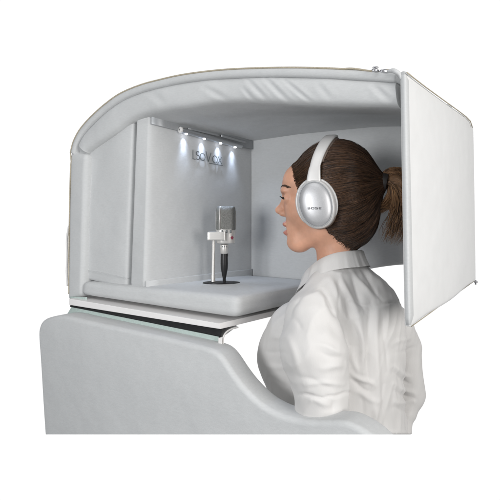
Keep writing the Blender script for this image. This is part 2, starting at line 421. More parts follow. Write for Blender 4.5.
pn = MB().add(*tube([onY(475.6,280,1.6), onY(475.6,284.5,1.6)], .0022, 8)).add(*tube([onY(474,282,1.59), onY(477.5,282,1.6)], .0018, 8)).build('door_pin', M['chrome'], booth)
pn.parent = door; pn.location -= door.location
# zip piping along the rim
P = [Vector((p.x, .9995, p.y)) for p in [O[i]-(O[i]-O1[i]).normalized()*.0030 for i in range(NS+1)]]
for i, p in enumerate(P):
    if i > NS-27: p.z += .0018*math.sin((i-NS+27)*.33)
left = [onY(x, y, 1.0) for x, y in [(69.0,294),(68.9,265),(69.1,240),(69.5,215),(70.0,190),(70.6,170),(71.4,160)]]
MB().add(*tube(smoothpts(left, 40)[:-1]+P, .0021, 8)).build('zip_piping', M['pipe'], booth)
fl = smoothpts([onY(x, y, 1.004) for x, y in [(69.0,226),(66.9,240),(67.3,256),(66.8,272),(67.8,286)]], 20)
MB().add(*tube(fl, .0032, 8)).build('zip_end', M['shelf'], booth)
def blob(c, rx, ry, rz, tilt=0, e=3):
    v, f = lathe([(max(.0005, math.sin(math.pi*k/14)**(2/e)), -math.copysign(abs(math.cos(math.pi*k/14))**(2/e), math.cos(math.pi*k/14))) for k in range(15)], (0,0,0), cz(0,0,1), 24)
    return [c+rt0*(p.x*rx*math.cos(tilt)+p.z*rz*math.sin(tilt))+fw0*p.y*ry+cz(0,0,p.z*rz*math.cos(tilt)-p.x*rx*math.sin(tilt)) for p in v], f
rt0 = Vector((CS, SN, 0)); fw0 = Vector((-SN, CS, 0))
MB().add(*blob(onY(375,70.2,.99), .0070, .004, .0036)).add(*blob(onY(375.5,67.4,.99), .0062, .003, .0016)).add(*blob(onY(384,71,.988), .0078, .003, .0034, .05)).add(*tube([onY(378,70.6,.989), onY(381,70.8,.988)], .0017, 10)).build('zip_pull', M['chrome'], booth)
MB().add(*tube(smoothpts([onY(387,71.2,.992), onY(392,70.6,.990), onY(395.5,71.6,.989), onY(399.5,74.5,.990), onY(401.3,80,.992)], 14), [.0022,.0028,.0034,.0040,.0044,.0048,.0050,.0050,.0048,.0046,.0042,.0038,.0032,.0026,.0018], 12)).build('corner_binding', M['fabric'], booth)
MB().add(*tube(smoothpts([onY(83.5,269.6,1.0205), onY(105,273.6,1.0175), onY(127.6,278.6,1.0205)], 12), .0009, 6)).build('hem_seam', M['fabric'], booth)
# shelf board
ZS = -.2590
cz = lambda x, y, z: Vector((x, y, z))
L0 = onY(69,298.5,.972); L1 = onY(69,305,.972); R0 = onY(219,323.3,.968); R1 = onY(220.5,329.3,.968)
dl = .37
c8 = [[[L1, L0], [L1+cz(0,.5,0), L0+cz(0,.5,0)]], [[R1, R0], [cz(-.655,1.475,R1.z), cz(-.655,1.475,R0.z)]]]
MB().add(*pad(c8, .0018, 8)).build('shelf_board', M['shelf'], booth, angle=40)
# black rail under it, bracket and teal edge
c8 = [[[onY(70,307.0,.98), onY(70,305.2,.98)], [cz(-1.335,1.05,-.285), cz(-1.335,1.05,-.272)]],
      [[onY(221,338.5,.978), onY(222,328.6,.978)], [onY(231,331.0,1.05), onY(238,325.6,1.05)]]]
MB().add(*pad(c8, .001, 6)).build('black_rail', M['black'], booth, angle=40)
c8 = [[[onY(72,309.6,.975), onY(72,308.4,.975)], [onY(72,309.6,.985), onY(72,308.4,.985)]],
      [[onY(214,334.5,.975), onY(214,332.8,.975)], [onY(214,334.5,.985), onY(214,332.8,.985)]]]
MB().add(*tube(smoothpts([onY(238,327.2,1.03), onY(232,328.8,1.01), onY(226.5,332,.99), onY(223.5,337,.975), onY(223,344,.97)], 16), .0022, 8)).add(
    *pad([[[onY(218.3,345,.964), onY(218.3,338,.964)],[onY(218.3,345,.97), onY(218.3,338,.97)]],[[onY(222.2,345,.964), onY(222.2,337,.964)],[onY(222.2,345,.97), onY(222.2,337,.97)]]], .001, 5)).build('shelf_bracket', M['enamel'], booth, angle=40)

# desk pad
cush = [[[onY(83,295.5,1.0)+cz(-.01,0,0), onY(82,282,1.0)], [cz(-1.28,1.41,-.25), cz(-1.28,1.41,-.203)]],
        [[onY(236.5,318.5,.996), onY(237,297,.996)], [cz(-.655,1.412,-.252), cz(-.650,1.412,-.2035)]]]
dpad = MB().add(*pad(cush, .017, 30, .002, .003, 5)).build('desk_pad', M['fabric'])
dpad['label'] = 'flat light grey fabric cushion lying on the white shelf board under the microphone'; dpad['category'] = 'cushion'

# lower padded panel
lowp = [(58,470),(56.6,450),(54.6,434),(52.2,400),(49.8,360),(48,335),(48.6,326),(51.5,319.5),(58,315.8),(72,313.6),(90,317.2),(120,323.4),(170,334),(205,341.8),(218,345.2),(226,349.0),(233,356.5),(242,370),(252,383),(264,395),(277,404),(292,410.5),(308,414),(325,415.5),(342,415),(353,416),(364,420.5),(374,426.5),(384,434.5),(396,446),(408,460),(408,460)]
pts = [xz(x, y, .95) for x, y in lowp]
sm = [Vector((p.x, p.y)) for p in smoothpts([(p.x, p.y, 0) for p in pts[1:-1]], 110)]
poly = [p for p in sm]
v, f = slab(poly, .915, .985, .012, 7)
# level off the base
bm = bmesh.new(); vv = [bm.verts.new(q) for q in v]; [bm.faces.new([vv[i] for i in q]) for q in f]
pn_ = Vector((-SN*.4388, CS*.4388, 1)).normalized()
res = bmesh.ops.bisect_plane(bm, geom=bm.verts[:]+bm.edges[:]+bm.faces[:], plane_co=Vector((0,0,0)), plane_no=pn_, clear_inner=True)
bmesh.ops.holes_fill(bm, edges=[e for e in bm.edges if e.is_boundary]); bm.verts.index_update()
v = [q.co.copy() for q in bm.verts]; f = [[q.index for q in g_.verts] for g_ in bm.faces]; bm.free()
lp = thing('lower_padding', W((-.9,.95,-.6)), 'large light grey padded panel below the shelf, with a curved dip beside the person', 'padded panel')
MB().add(v, f).build('padding', M['fabric'], lp, angle=50)
c8 = [[[onY(66,316,.976), onY(71.5,306.9,.980)], [onY(66,316,1.0), onY(71.5,306.9,1.0)]],
      [[onY(219,348,.972), onY(219,336.6,.975)], [onY(219,347,1.0), onY(219,336.6,1.0)]]]
MB().add(*pad(c8, .002, 8)).build('edge_tape', M['teal'], lp, angle=40)

# ================================================================== LIGHT BAR
bar = thing('light_bar', W((-.895,1.17,.226)), 'slim grey tube lamp with four lit spots above the wall lettering', 'lamp')
A = onW(181.6,130.2,.0135); B = onW(241,146.6,.0135); AX = (B-A).normalized()
MB().add(*tube([A, B], .0080, 20)).build('tube', M['alu'], bar, angle=40)
mb = MB().add(*wstrip(188, 127.6, 129.4, 220, 134.6, 136.6, .004, .0125, .0005)).add(*wstrip(221, 134.4, 136.9, 247, 141.6, 144.0, .004, .0125, .0005)); mb.build('mounting_rail', M['trim'], bar)
MB().add(*lathe([(.0072,0),(.0092,.0015),(.0092,.0065),(.0078,.008)], A-AX*.0075, AX, 24)).build('end_cap', M['enamel'], bar, angle=40)
MB().add(*lathe([(.0026,0),(.0026,.004)], A-AX*.0085, AX, 16)).build('switch', M['letter'], bar)
leds = [(186.3,133.6),(204.2,138.3),(220.6,142.4),(235,146.2)]
for x, y in leds:
    p = onW(x, y, .0145); p.z = A.z+(B.z-A.z)*((p-A).dot(AX)/(B-A).length)-.0078
    MB().add(*lathe([(.0028,-.0024),(.0042,0),(.0042,.002)], p, Vector((0,0,1)), 16, sy=1.3)).build('led', M['led'], bar)
    for en, an, ti in ((.10, 66, .42), (.24, 40, .12), (.45, 95, -.55)):
        ld = bpy.data.lights.new('spot', 'SPOT'); ld.energy = en; ld.spot_size = math.radians(an); ld.spot_blend = 1; ld.shadow_soft_size = .003; ld.color = (.66,.78,1)
        lo = bpy.data.objects.new('led_beam', ld); lo.location = W(p+cz(0,0,-.004)-WN*.003); lo.rotation_euler = (cz(0,0,-1)-WN*ti).to_track_quat('-Z', 'Y').to_euler(); COL.objects.link(lo)

# ================================================================== MICROPHONE + STAND
dm = 1.475
def Kb(px, py, d): return k2b(K(px, py, d))
ux = dm/F_
stand = thing('microphone_stand', W(Kb(222,283,dm)), 'small silver desk stand holding the microphone, on a black base plate', 'stand')
bc = onY(221.5,283.2,1.185); bc.z = -.2015
MB().add(*lathe([(.054,0),(.055,.0012),(.0545,.0028),(.053,.0034)], bc, Vector((0,0,1)), 40, ref=(CS,SN,0), sx=1, sy=.62)).build('base_plate', M['rubber'], stand, angle=40)
pr = [Kb(213.2,281.5,dm), Kb(213.2,275,dm), Kb(213.2,274.8,dm), Kb(213.6,240,dm)]
MB().add(*tube(pr, [.0062,.0062,.0047,.0047], 16)).build('post', M['steel'], stand, angle=40)
mb = MB()
rt = Vector((CS, SN, 0)); fw = Vector((-SN, CS, 0)); up = Vector((0,0,1))
def cbox(c, hx, hy, hz, r=.002, n=8): 
    c = Vector(c); return pad([[[c+rt*sx*hx+fw*sy*hy+up*sz_*hz for sz_ in (-1,1)] for sy in (-1,1)] for sx in (-1,1)], r, n)
mb.add(*cbox(Kb(216.3,236,dm-.008), 8.3*ux, .020, 4.2*ux)); mb.add(*cbox(Kb(224.8,236,dm-.025), .5*ux, .006, 4.4*ux, .0005))
mb.build('clamp_arm', M['steel'], stand, angle=40)
mic = thing('microphone', W(Kb(226,252,dm)), 'silver and grey studio microphone with a flat-sided mesh head, clamped upright on the small stand', 'microphone')
def squ(rx, ry, z, e=3.2, n=40): 
    out = []
    for k in range(n):
        w = 2*math.pi*k/n; c, s = math.cos(w), math.sin(w); out.append((math.copysign(abs(c)**(2/e), c)*rx, math.copysign(abs(s)**(2/e), s)*ry, z))
    return out
mc = Kb(226,230,dm)
def mring(L_): return [[mc+rt*a+fw*b+up*z for a, b, z in r] for r in L_]
g = [squ(9.6*ux,.022,0), squ(9.6*ux,.022,.036), squ(9.7*ux,.0215,.056), squ(9.4*ux,.018,.064), squ(8.8*ux,.013,.0685), squ(7.2*ux,.008,.0705)]
gr = MB().add(*loft(mring(g), True, True)).build('grille', M['mesh'], mic, angle=50)
for s in (-1, 1):
    MB().add(*tube([mc+rt*s*9.7*ux+fw*-.004+up*h for h in (0,.03,.055)], .0016, 6)).build('side_rail', M['steel'], mic)
MB().add(*tube([mc+rt*-5.6*ux+fw*-.0222+up*h for h in (.001,.03,.056)]+[mc+rt*-5.6*ux+fw*-.014+up*.069], .0020, 6)).build('front_rail', M['steel'], mic)
g = [squ(7.5*ux,.017,-.0405,2.4), squ(9.0*ux,.021,-.038,2.4), squ(9.3*ux,.0218,-.035,2.4), squ(9.5*ux,.0222,-.010,2.4), squ(9.8*ux,.0225,-.0095,2.6), squ(9.8*ux,.0225,.002,2.8)]
MB().add(*loft(mring(g), True, True)).build('body', M['steel'], mic, angle=40)
mb = MB()
for a in (-3.4, 1.0, 5.0): mb.add(*cbox(mc+rt*a*ux+fw*-.0222+up*-.0035, .9*ux, .0015, .0045, .0008, 3))
mb.build('collar_slots', M['letter'], mic)
e0 = mc+rt*6.3*ux+fw*-.0195+up*-.022
MB().add([e0+up*.0062, e0+rt*.0045+fw*.0015, e0-up*.0062, e0-rt*.0045-fw*.001]+[e0+fw*.004+up*.0062, e0+rt*.0045+fw*.006, e0+fw*.004-up*.0062, e0-rt*.0045+fw*.0025], [(0,1,2,3),(4,5,6,7),(0,4,5,1),(1,5,6,2),(2,6,7,3),(3,7,4,0)]).build('emblem', M['emblem'], mic, smooth=False)
plug = thing('cable_plug', W(Kb(224.5,282,dm)), 'black cable plug with a silver collar, hanging from the underside of the microphone', 'plug')
pc = Kb(224.3,251.5,dm)
MB().add(*lathe([(.010,.021),(.0130,.0195),(.0130,.012),(.0118,.011),(.0118,-.004),(.0105,-.006)][::-1], pc, up, 24)).build('collar', M['steel'], plug, angle=40)
MB().add(*lathe([(.0098,-.004),(.0105,-.010),(.0112,-.034),(.0105,-.050),(.0075,-.066),(.0048,-.080),(.0042,-.0935)][::-1], pc, up, 24)).add(*cbox(pc+rt*.0098+up*-.010, .0015, .003, .005, .0008, 3)).build('sleeve', M['rubber'], plug, angle=40)
mb = MB()
for a in (-.006, .001, .008): mb.add(*cbox(pc+rt*a*.8+fw*-.0125+up*.0155, .0014, .001, .0022, .0005, 3))
mb.build('release_slots', M['letter'], plug)

# ================================================================== PERSON
person = thing('person', W(k2b(K(345,430,1.24))), 'woman with a brown ponytail and white rolled-sleeve shirt, facing the microphone in the booth', 'person')
kp = .00242; psi = math.radians(15); HC = K(330,195,1.21)
Fv = Vector((-math.cos(psi), math.sin(psi), 0)); Lv = Vector((-math.sin(psi), -math.cos(psi), 0))
def hp(p): return k2b(HC+(Fv*(p[0]*1.02)+Lv*p[1]+Vector((0,0,1))*p[2])*kp)
def head_sdf(X, Y, Z):
    aY = np.abs(Y)
    d = ell(X, Y, Z, (-3,0,9), (39,32,41))
    d = smin(d, ell(X, Y, Z, (15,0,-6), (30.5,27,40)), 10)
    d = smin(d, ell(X, Y, Z, (34,0,12), (12.5,20,18)), 8)
    d = smin(d, ell(X, Y, Z, (31,0,-47.3), (11.8,12,10.3)), 8)
    d = smin(d, cap(X, aY, Z, (28,5,-46), (-2,19,-32), 8.5, 8), 8)
    d = smin(d, ell(X, aY, Z, (27,13,-17), (12,10,11)), 9)
    d = smin(d, ell(X, Y, Z, (33,0,-33), (10.5,15,12)), 6)
    # brow, nose
    d = smin(d, ell(X, aY, Z, (42,9,4), (5,11,4)), 5)
    d = smin(d, cap(X, Y, Z, (43,0,-1), (49.6,0,-14.0), 3.0, 3.4), 4.0)
    d = smin(d, ell(X, Y, Z, (50.4,0,-15.2), (4.2,4.0,3.7)), 4.0)
    d = smin(d, ell(X, aY, Z, (45.5,4.8,-18.5), (4.6,3.2,3.2)), 2.0)
    # eye sockets
    d = smax(d, -ell(X, aY, Z, (46.5,14,-3.5), (7,8,5)), 4)
    d = smin(d, ell(X, aY, Z, (38.5,13.5,-3.8), (5.4,7.8,5.8)), 1.5)
    d = smax(d, -ell(X, aY, Z, (44.8,14.3,-4.2), (3.0,5.2,1.6)), .8)
    # lips
    d = smin(d, ell(X, Y, Z, (43.2,0,-29.2), (4.0,9.5,2.9)), 2)
    d = smin(d, ell(X, Y, Z, (42.4,0,-38.0), (4.0,8.5,2.9)), 2)
    d = smax(d, -ell(X, Y, Z, (45.2,0,-33.8), (6.4,9.5,1.4)), .9)
    d = smax(d, -ell(X, Y, Z, (46,0,-43.2), (4,9,2.2)), 2)
    # neck and shoulders hidden by the shirt
    d = smin(d, cap(X, Y, Z, (-6,0,-30), (-6,0,-74), 20, 18.5), 9)
    d = smin(d, ell(X, Y, Z, (-8,0,-98), (22,24,16)), 14)
    # ears
    d = smin(d, ell(X, aY, Z, (-3,31,-7), (6,3,10)), 2)
    return d
V, Fq = nets(head_sdf, (-62,-56,-116), (60,56,58), 1.2); V = relax(V, Fq, 1, .4); HV, HF = V, Fq
body = link('body', [hp(v) for v in V], Fq, M['skin'], person)
# lips painted as their own material slot faces
body.data.materials.append(M['lip'])
cen = V[Fq].mean(1)
mi = ((cen[:,0] > 38.0) & (np.abs(cen[:,1]) < 9.0) & (cen[:,2] < -26.6+.06*np.abs(cen[:,1])) & (cen[:,2] > -41.0+.12*np.abs(cen[:,1]))).astype(int)
body.data.polygons.foreach_set('material_index', mi)
def hsphere(c, r, n=16):
    prof = [(max(.001, math.sin(math.pi*k/n)), -math.cos(math.pi*k/n)) for k in range(n+1)]
    v, f = lathe(prof, (0,0,0), Vector((0,0,1)), 20); return [hp((c[0]+p.x*r[0], c[1]+p.y*r[1], c[2]+p.z*r[2])) for p in v], f
for s in (1, -1):
    e = MB().add(*hsphere((37.6,13.5*s,-4), (5.6,6.2,5.6))).build('eye', M['eyew'], person)
    ir = MB().add(*hsphere((42.2,13.2*s,-4), (1.3,2.6,2.8))).build('iris', M['dark'], person); ir.parent = e; ir.location -= e.location
    mb = MB()
    for k in range(15):
        a = k/14; y = (9.0+10*a)*s; x = 43.2-2.6*(2*a-.75)**2; z = -2.2-1.5*(2*a-1)**2
        mb.add(*tube([hp((x,y,z)), hp((x+2.4,y+.5*s,z-.7)), hp((x+4.4,y+1.1*s,z+.9+.4*a))], [.0011,.0009,.0003], 4))
    mb.add(*tube([hp((41.5-1.6*(2*a-.7)**2+1.6, (8.6+11*a)*s, -2.3-1.6*(2*a-1)**2)) for a in np.linspace(0,1,10)], .0013, 5))
    mb.build('eyelashes', M['dark'], person)
MB().add(*hsphere((39.6,0,-32.6), (5.0,7,2.6))).build('teeth', M['teeth'], person)

# hair -----------------------------------------------------------
TIE = np.array([-48, 0, 11.5])
def hair_shape(X, Y, Z):
    d = ell(X, Y, Z, (-4.5,0,10), (43,35.5,45.5))
    d = smin(d, ell(X, Y, Z, (-15,0,-18), (32,29,37)), 12)
    d = smin(d, cap(X, Y, Z, (-34,0,13), tuple(TIE), 12, 6.5), 12)
    return d
def hair_sdf(X, Y, Z):
    d = hair_shape(X, Y, Z)
    # direction round the tie: combed grooves
    ang = np.arctan2(Z-TIE[2], Y)
    R = np.sqrt((X-TIE[0])**2+Y**2+(Z-TIE[2])**2)
    d = smin(d, head_sdf(X, Y, Z)-1.0, 2)
    plane = ((X-38)-(Z-32)*.56-.010*np.abs(Y)**1.35)*.87
    gf = np.clip(-plane/14, 0, 1)
    d = d+gf*.28*np.sin(ang*46+np.sin(R*.08)*2.5)*np.clip(R/20,0,1)+gf*.35*np.sin(ang*17+1+R*.02)
    low = (-(Z+55)+.75*(X+22))*.8
    low = low+1.2*np.sin(X*.9)+.8*np.sin(X*2.1+1)
    d = smax(d, plane, 2.5); d = smax(d, low, 5)
    return d
V, Fq = nets(hair_sdf, (-66,-44,-66), (56,44,62), 1.15)
ang = np.arctan2(V[:,2]-TIE[2], V[:,1]); R = np.sqrt(((V-TIE)**2).sum(1))
hv = [hp(v) for v in V]; hf = [tuple(map(int, q)) for q in Fq]; ha = [(a, r/60, 0) for a, r in zip(ang, R)]
# loose combed strands lying on the surface
bvh = BVHTree.FromPolygons([Vector(v) for v in V], hf)
vis = V[(V[:,1] > -12)]
for k in range(3200):
    s0 = vis[np.random.randint(len(vis))]
    if np.linalg.norm(s0-TIE) < 22: continue
    fly = random.random() < .03
    pts = []; c0 = Vector(TIE); st = Vector(s0); Lh = random.uniform(.35, .95); n = 9; ok = True
    lift0 = random.uniform(-.1,.35)
    for i in range(n+1):
        t = i/n*Lh; q = st.lerp(c0, t)
        ctr = Vector((-14, 0, 4)); dr = (q-ctr)
        if dr.length < 1: ok = False; break
        dr.normalize(); hit = bvh.ray_cast(ctr+dr*120, -dr)
        if hit[0] is None: ok = False; break
        l = lift0+(.9*math.sin(math.pi*i/n)*random.uniform(.6,1.2) if fly else 0)
        pts.append(hit[0]+dr*l)
    if not ok: continue
    n0 = len(hv); v, f = tube([hp(p) for p in pts], [(.0006 if not fly else .0004)*(1-.7*abs(2*i/n-1)**3) for i in range(n+1)], 3, False)
    hv += v; hf += [tuple(j+n0 for j in q) for q in f]
    a = random.uniform(-3,3); ha += [(a, i//3*.02, 0) for i in range(len(v))]
# wisps at temple and nape
def wisp(pts, r): 
    global hv, hf, ha
    n0 = len(hv); v, f = tube([hp(p) for p in smoothpts(pts, 8)], [r*(1-.8*i/8) for i in range(9)], 3, False); hv += v; hf += [tuple(j+n0 for j in q) for q in f]; a = random.uniform(-3,3); ha += [(a, 0, 0)]*len(v)
hb = BVHTree.FromPolygons([Vector(v) for v in HV], [tuple(map(int, q)) for q in HF])
def onhead(x, y, z, l=.5):
    c = Vector((-2, 0, min(z, -2)*.9)); dr = (Vector((x, y, z))-c).normalized()
    best = max([h[0] for h in (hb.ray_cast(c+dr*120, -dr), bvh.ray_cast(c+dr*120, -dr)) if h[0]], key=lambda q: (q-c).length); return best+dr*l
for k in range(170):
    z = random.uniform(2,31); x = 33+(z-20)*.55+random.uniform(-2,1)
    y = 24; a0 = random.uniform(3,8)
    q = [(x+random.uniform(0,1.5),y-4+(31-z)*.1,z), (x-4,y,z+1.5), (x-a0-5,y+3,z+3)]
    wisp([tuple(onhead(*p, .25)) for p in q], .00055)
def xline(y, z): return 38+(z-32)*.56+.010*abs(y)**1.35
for sd in (1, -1):
    mb = MB()
    for k in range(80):
        a = random.random(); y = 5+17*a; z = 5.6+2.8*math.sin(a*2.5)+random.uniform(-.8,.8)*(1-.6*a)
        q = [(42, y*sd, z), (41, (y+1.6)*sd, z+.7), (40, (y+3.2)*sd, z+.9)]
        mb.add(*tube([hp(onhead(*p, l)) for p, l in zip(q, (.0,.35,.15))], [.0005,.0005,.0002], 4))
    mb.build('eyebrow', M['brow'], person)
cnt = 0
for k in range(9000):
    if cnt >= 420: break
    a1 = onhead(random.uniform(18,50), random.uniform(-3,32), random.uniform(-4,50), .05)
    g_ = a1.x-xline(a1.y, a1.z)
    if not (-4 < g_ < .3+2.0*random.random()**3) or a1.z < -2: continue
    cnt += 1; L_ = random.uniform(7,13)
    q = [a1, a1+Vector((-.3*L_,.8,.03*L_)), a1+Vector((-.65*L_,1.5,.08*L_)), a1+Vector((-L_,2.2,.10*L_))]
    wisp([tuple(q[0])]+[tuple(onhead(*p, l)) for p, l in zip(q[1:], (.22,.4,.1))], random.uniform(.00025,.00042))
cnt = 0
for k in range(9000):
    if cnt >= 170: break
    a1 = onhead(random.uniform(-40,8), random.uniform(4,28), random.uniform(-62,-40), .05)
    g_ = a1.z-(-55+.75*(a1.x+22)); h_ = a1.x-xline(a1.y, a1.z)
    if not (-2.5 < g_ < 3) or h_ > -1: continue
    cnt += 1; L_ = random.uniform(6,12)
    q = [a1, a1+Vector((-.25*L_,.3,.3*L_)), a1+Vector((-.6*L_,.3,.6*L_)), a1+Vector((-L_,0,.9*L_))]
    wisp([tuple(q[0])]+[tuple(onhead(*p, l)) for p, l in zip(q[1:], (.25,.45,.2))], random.uniform(.00025,.00040))
link('hair', hv, hf, M['hair'], person, attrs=ha, fix=False)
MB().add(*lathe([(5*kp,-3.4*kp),(8.6*kp,-2.8*kp),(9.2*kp,0),(8.6*kp,2.8*kp),(5*kp,3.4*kp)], hp(TIE+np.array([-3.0,0,.5])), (hp((-60,0,10))-hp((-50,0,12))), 24)).build('hair_tie', M['dark'], person, angle=60)
# ponytail ------------------------------------------------------
tv = []; tf = []; ta = []
def hpx(px, py, b=0): return Vector((-48.6-(px-384)*1.0, b, 195-py))
def strand(k, n=13):
    a = random.uniform(0, 2*math.pi); rr = math.sqrt(random.random()); 
    e1, e2 = rr*math.cos(a), rr*math.sin(a)
    lenf = random.uniform(.62, 1.0)
    base = [(384,183.5),(390,179),(398,176.5),(406,182),(409,194),(406,208),(401,221),(398,234),(394,246)]
    spr = [4.5,8,11,13,14,14.5,14,12,8]
    inner = random.random() < .45
    if inner: base = [(384,183.5),(390,180),(397,182),(398,194),(390,204),(379,209+random.uniform(-4,4)),(369,208+random.uniform(-5,8)),(376,216+random.uniform(-3,3)),(382,224+random.uniform(-5,8))]; spr = [4,6,7,7,6,5,4,4,3]; lenf = random.uniform(.62,.95)
    ph = random.uniform(0,6); ctl = []
    for i, ((x, y), s) in enumerate(zip(base, spr)):
        t = i/8
        w = 2.6*math.sin(ph*.35+t*10)+1.2*math.sin(ph+t*14)
        ctl.append(hpx(x+e1*s+w*t*1.6, y+e2*s*.8*(1 if i < 4 else .7), e2*s*.6-e1*s*.35+w*t*1.5+6*math.sin(a*2)*t))
    P_ = smoothpts(ctl, n)
    P_ = P_[:max(4, int(len(P_)*lenf))]
    return [hp(p) for p in P_]
for k in range(1500):
    P_ = strand(k); m_ = len(P_); n0 = len(tv)
    v, f = tube(P_, [.0012*(1-.85*(i/(m_-1))**2) for i in range(m_)], 3, False)
    tv += v; tf += [tuple(j+n0 for j in q) for q in f]; a = random.uniform(-3,3); ta += [(a, (i//3)/m_*.5, 0) for i in range(len(v))]
core = smoothpts([hpx(384,183.5), hpx(391,181), hpx(399,181), hpx(405,190), hpx(406,204), hpx(402,218), hpx(398,230)], 16)
n0 = len(tv); v, f = tube([hp(p) for p in core], [kp*x for x in (3,3.5,4,4.5,5,5,5,5,5,5,4.5,4,3.5,3,2,1.5,1)], 12)
tv += v; tf += [tuple(j+n0 for j in q) for q in f]; ta += [((i%12)*.5, (i//12)*.05, 0) for i in range(len(v))]
link('ponytail', tv, tf, M['tail'], person, attrs=ta, fix=False)

# shirt ----------------------------------------------------------
tA = (.778, .629)                         # torso left->right axis in (u,d)
TC = (.268, 1.245)
def tp(t, f, z=0): return (TC[0]+tA[0]*t-tA[1]*f, TC[1]+tA[1]*t+tA[0]*f, z)
zz = lambda py, d=1.24: -(py-HY)/F_*d
def shirt_sdf(X, Y, Z):
    A = tA
    d = ell(X, Y, Z, tp(0,.0,zz(352)), (.150,.100,.185), A)
    d = smin(d, ell(X, Y, Z, tp(-.02,-.010,zz(318)), (.145,.078,.085), A), .035)
    d = smin(d, ell(X, Y, Z, tp(-.085,.155,zz(366)), (.085,.090,.085), A), .05)
    d = smin(d, ell(X, Y, Z, tp(-.085,.120,zz(336)), (.085,.080,.080), A), .05)
    d = smin(d, ell(X, Y, Z, tp(-.06,.12,zz(395)), (.10,.10,.10), A), .04)
    d = smin(d, ell(X, Y, Z, tp(-.050,.062,zz(325)), (.100,.070,.085), A), .04)
    d = smin(d, ell(X, Y, Z, tp(-.030,.060,zz(410)), (.110,.085,.10), A), .04)
    d = smin(d, ell(X, Y, Z, tp(.06,.085,zz(362)), (.080,.080,.085), A), .04)
    d = smin(d, ell(X, Y, Z, tp(.0,.0,zz(440)), (.152,.105,.20), A), .05)
    # shoulders rise to the neck
    nb = K(337,262,1.215)
    d = smin(d, cap(X, Y, Z, tuple(nb), tp(-.02,-.01,zz(305)), .052, .085), .05)
    Ls = K(313,318,1.125); Rs = K(391,325,1.35)
    d = smin(d, cap(X, Y, Z, tuple(K(328,283,1.18)), tuple(Ls), .045, .062), .035)
    d = smin(d, cap(X, Y, Z, tuple(K(354,286,1.25)), tuple(Rs), .036, .052), .03)
    # left sleeve
    d = smin(d, cap(X, Y, Z, tuple(Ls), tuple(K(314,350,1.095)), .064, .076), .009)
    d = smin(d, cap(X, Y, Z, tuple(K(314,350,1.095)), tuple(K(321,387,1.085)), .076, .062), .006)
    cuff = cap(X, Y, Z, tuple(K(322,400,1.085)), tuple(K(323,450,1.12)), .058, .060)
    d = smin(d, cuff, .006)
    # right sleeve
    el = K(408,393,1.39)
    d = smin(d, cap(X, Y, Z, tuple(Rs), tuple(K(403,345,1.385)), .056, .049), .012)
    d = smin(d, cap(X, Y, Z, tuple(K(403,345,1.385)), tuple(el), .049, .046), .006)
    d = smin(d, cap(X, Y, Z, tuple(el), tuple(K(404,412,1.37)), .043, .034), .012)
    d = smin(d, cap(X, Y, Z, tuple(K(403,420,1.36)), tuple(K(400,450,1.34)), .026, .028), .005)
    # opening for the neck
    nk = cap(X, Y, Z, tuple(K(325,235,1.225)), tuple(K(330,268,1.225)), .050, .045)
    d = smax(d, -nk, .008)
    return np.maximum(d, -(Z+.4388*Y))
V, Fq = nets(shirt_sdf, (-.06,.95,-.66), (.60,1.56,-.06), .0035); V = relax(V, Fq, 2, .5)
Vn = np.zeros_like(V)
q0, q1, q2, q3 = [V[Fq[:, k]] for k in range(4)]; fn = np.cross(q2-q0, q3-q1)
for k in range(4): np.add.at(Vn, Fq[:, k], fn)
Vn /= np.maximum(np.linalg.norm(Vn, axis=1), 1e-9)[:, None]
# orientation check: outward = away from torso axis
if np.sum(Vn*(V-V.mean(0))) < 0: Vn = -Vn
px = HX+F_*V[:,0]/V[:,1]; py = HY-F_*V[:,2]/V[:,1]
# folds: x0 y0 x1 y1 half-width(px) height(units, + ridge, - groove)
folds = [(326,300,343,322,2.2,-.0035),(343,322,350,345,2.2,-.0030),
 (330,279,346,318,3.0,.0050),(338,276,341,318,2.4,-.0045),(340,274,358,316,3.0,.0055),(350,272,366,312,2.6,-.0055),(352,270,374,300,2.8,.0050),(362,270,382,300,2.4,-.0045),(322,286,336,315,2.6,-.0040),(316,290,326,306,3,.0035),
 (366,268,388,292,3,.0035),(346,300,360,345,3,-.0045),(360,318,363,372,3.2,.0050),(369,308,370,390,3.0,-.0060),(376,306,379,402,3.4,.0045),(384,320,387,372,2.6,-.0035),
 (352,374,374,386,2.4,.0045),(350,380,372,393,2.2,-.0040),(356,392,378,402,2.6,.0030),(352,350,358,378,2.5,.0030),(362,400,366,434,2.6,-.0040),(374,402,376,434,3,.0035),(384,385,384,434,2.6,-.0035),
 (350,303,372,304,1.2,-.0032),(372,304,404,303,1.2,-.0032),
 (394,367,410,377,2.2,.0050),(394,373,410,384,2.0,-.0060),(395,384,414,394,2.4,.0055),(395,391,416,400,2.0,-.0060),(396,402,414,402,2.4,.0045),(394,408,410,411,2.0,-.0045),(393,345,412,336,2.4,.0030),(396,352,416,348,2.4,-.0030),
 (285,330,300,372,3.5,.0022),(292,318,304,330,2.6,-.0025),(318,345,344,352,3,.0028),(320,352,344,360,2.6,-.0030),(322,368,346,366,3.4,.0030),(298,377,330,386,2.6,-.0028),(304,384,345,384,2.2,.0030),
 (299,395,326,397,1.3,-.0060),(326,397,350,393,1.3,-.0060),(312,400,330,404,3,.0025),(330,400,336,412,2.5,-.003),
 (268,338,288,336,3.2,.0020),(264,350,286,354,3.0,-.0022),(264,364,288,370,3.0,.0020),(268,378,290,386,2.6,-.0020),(300,296,289,318,1.8,-.0030)]
disp = np.zeros(len(V))
front = (Vn[:,1] < .25)
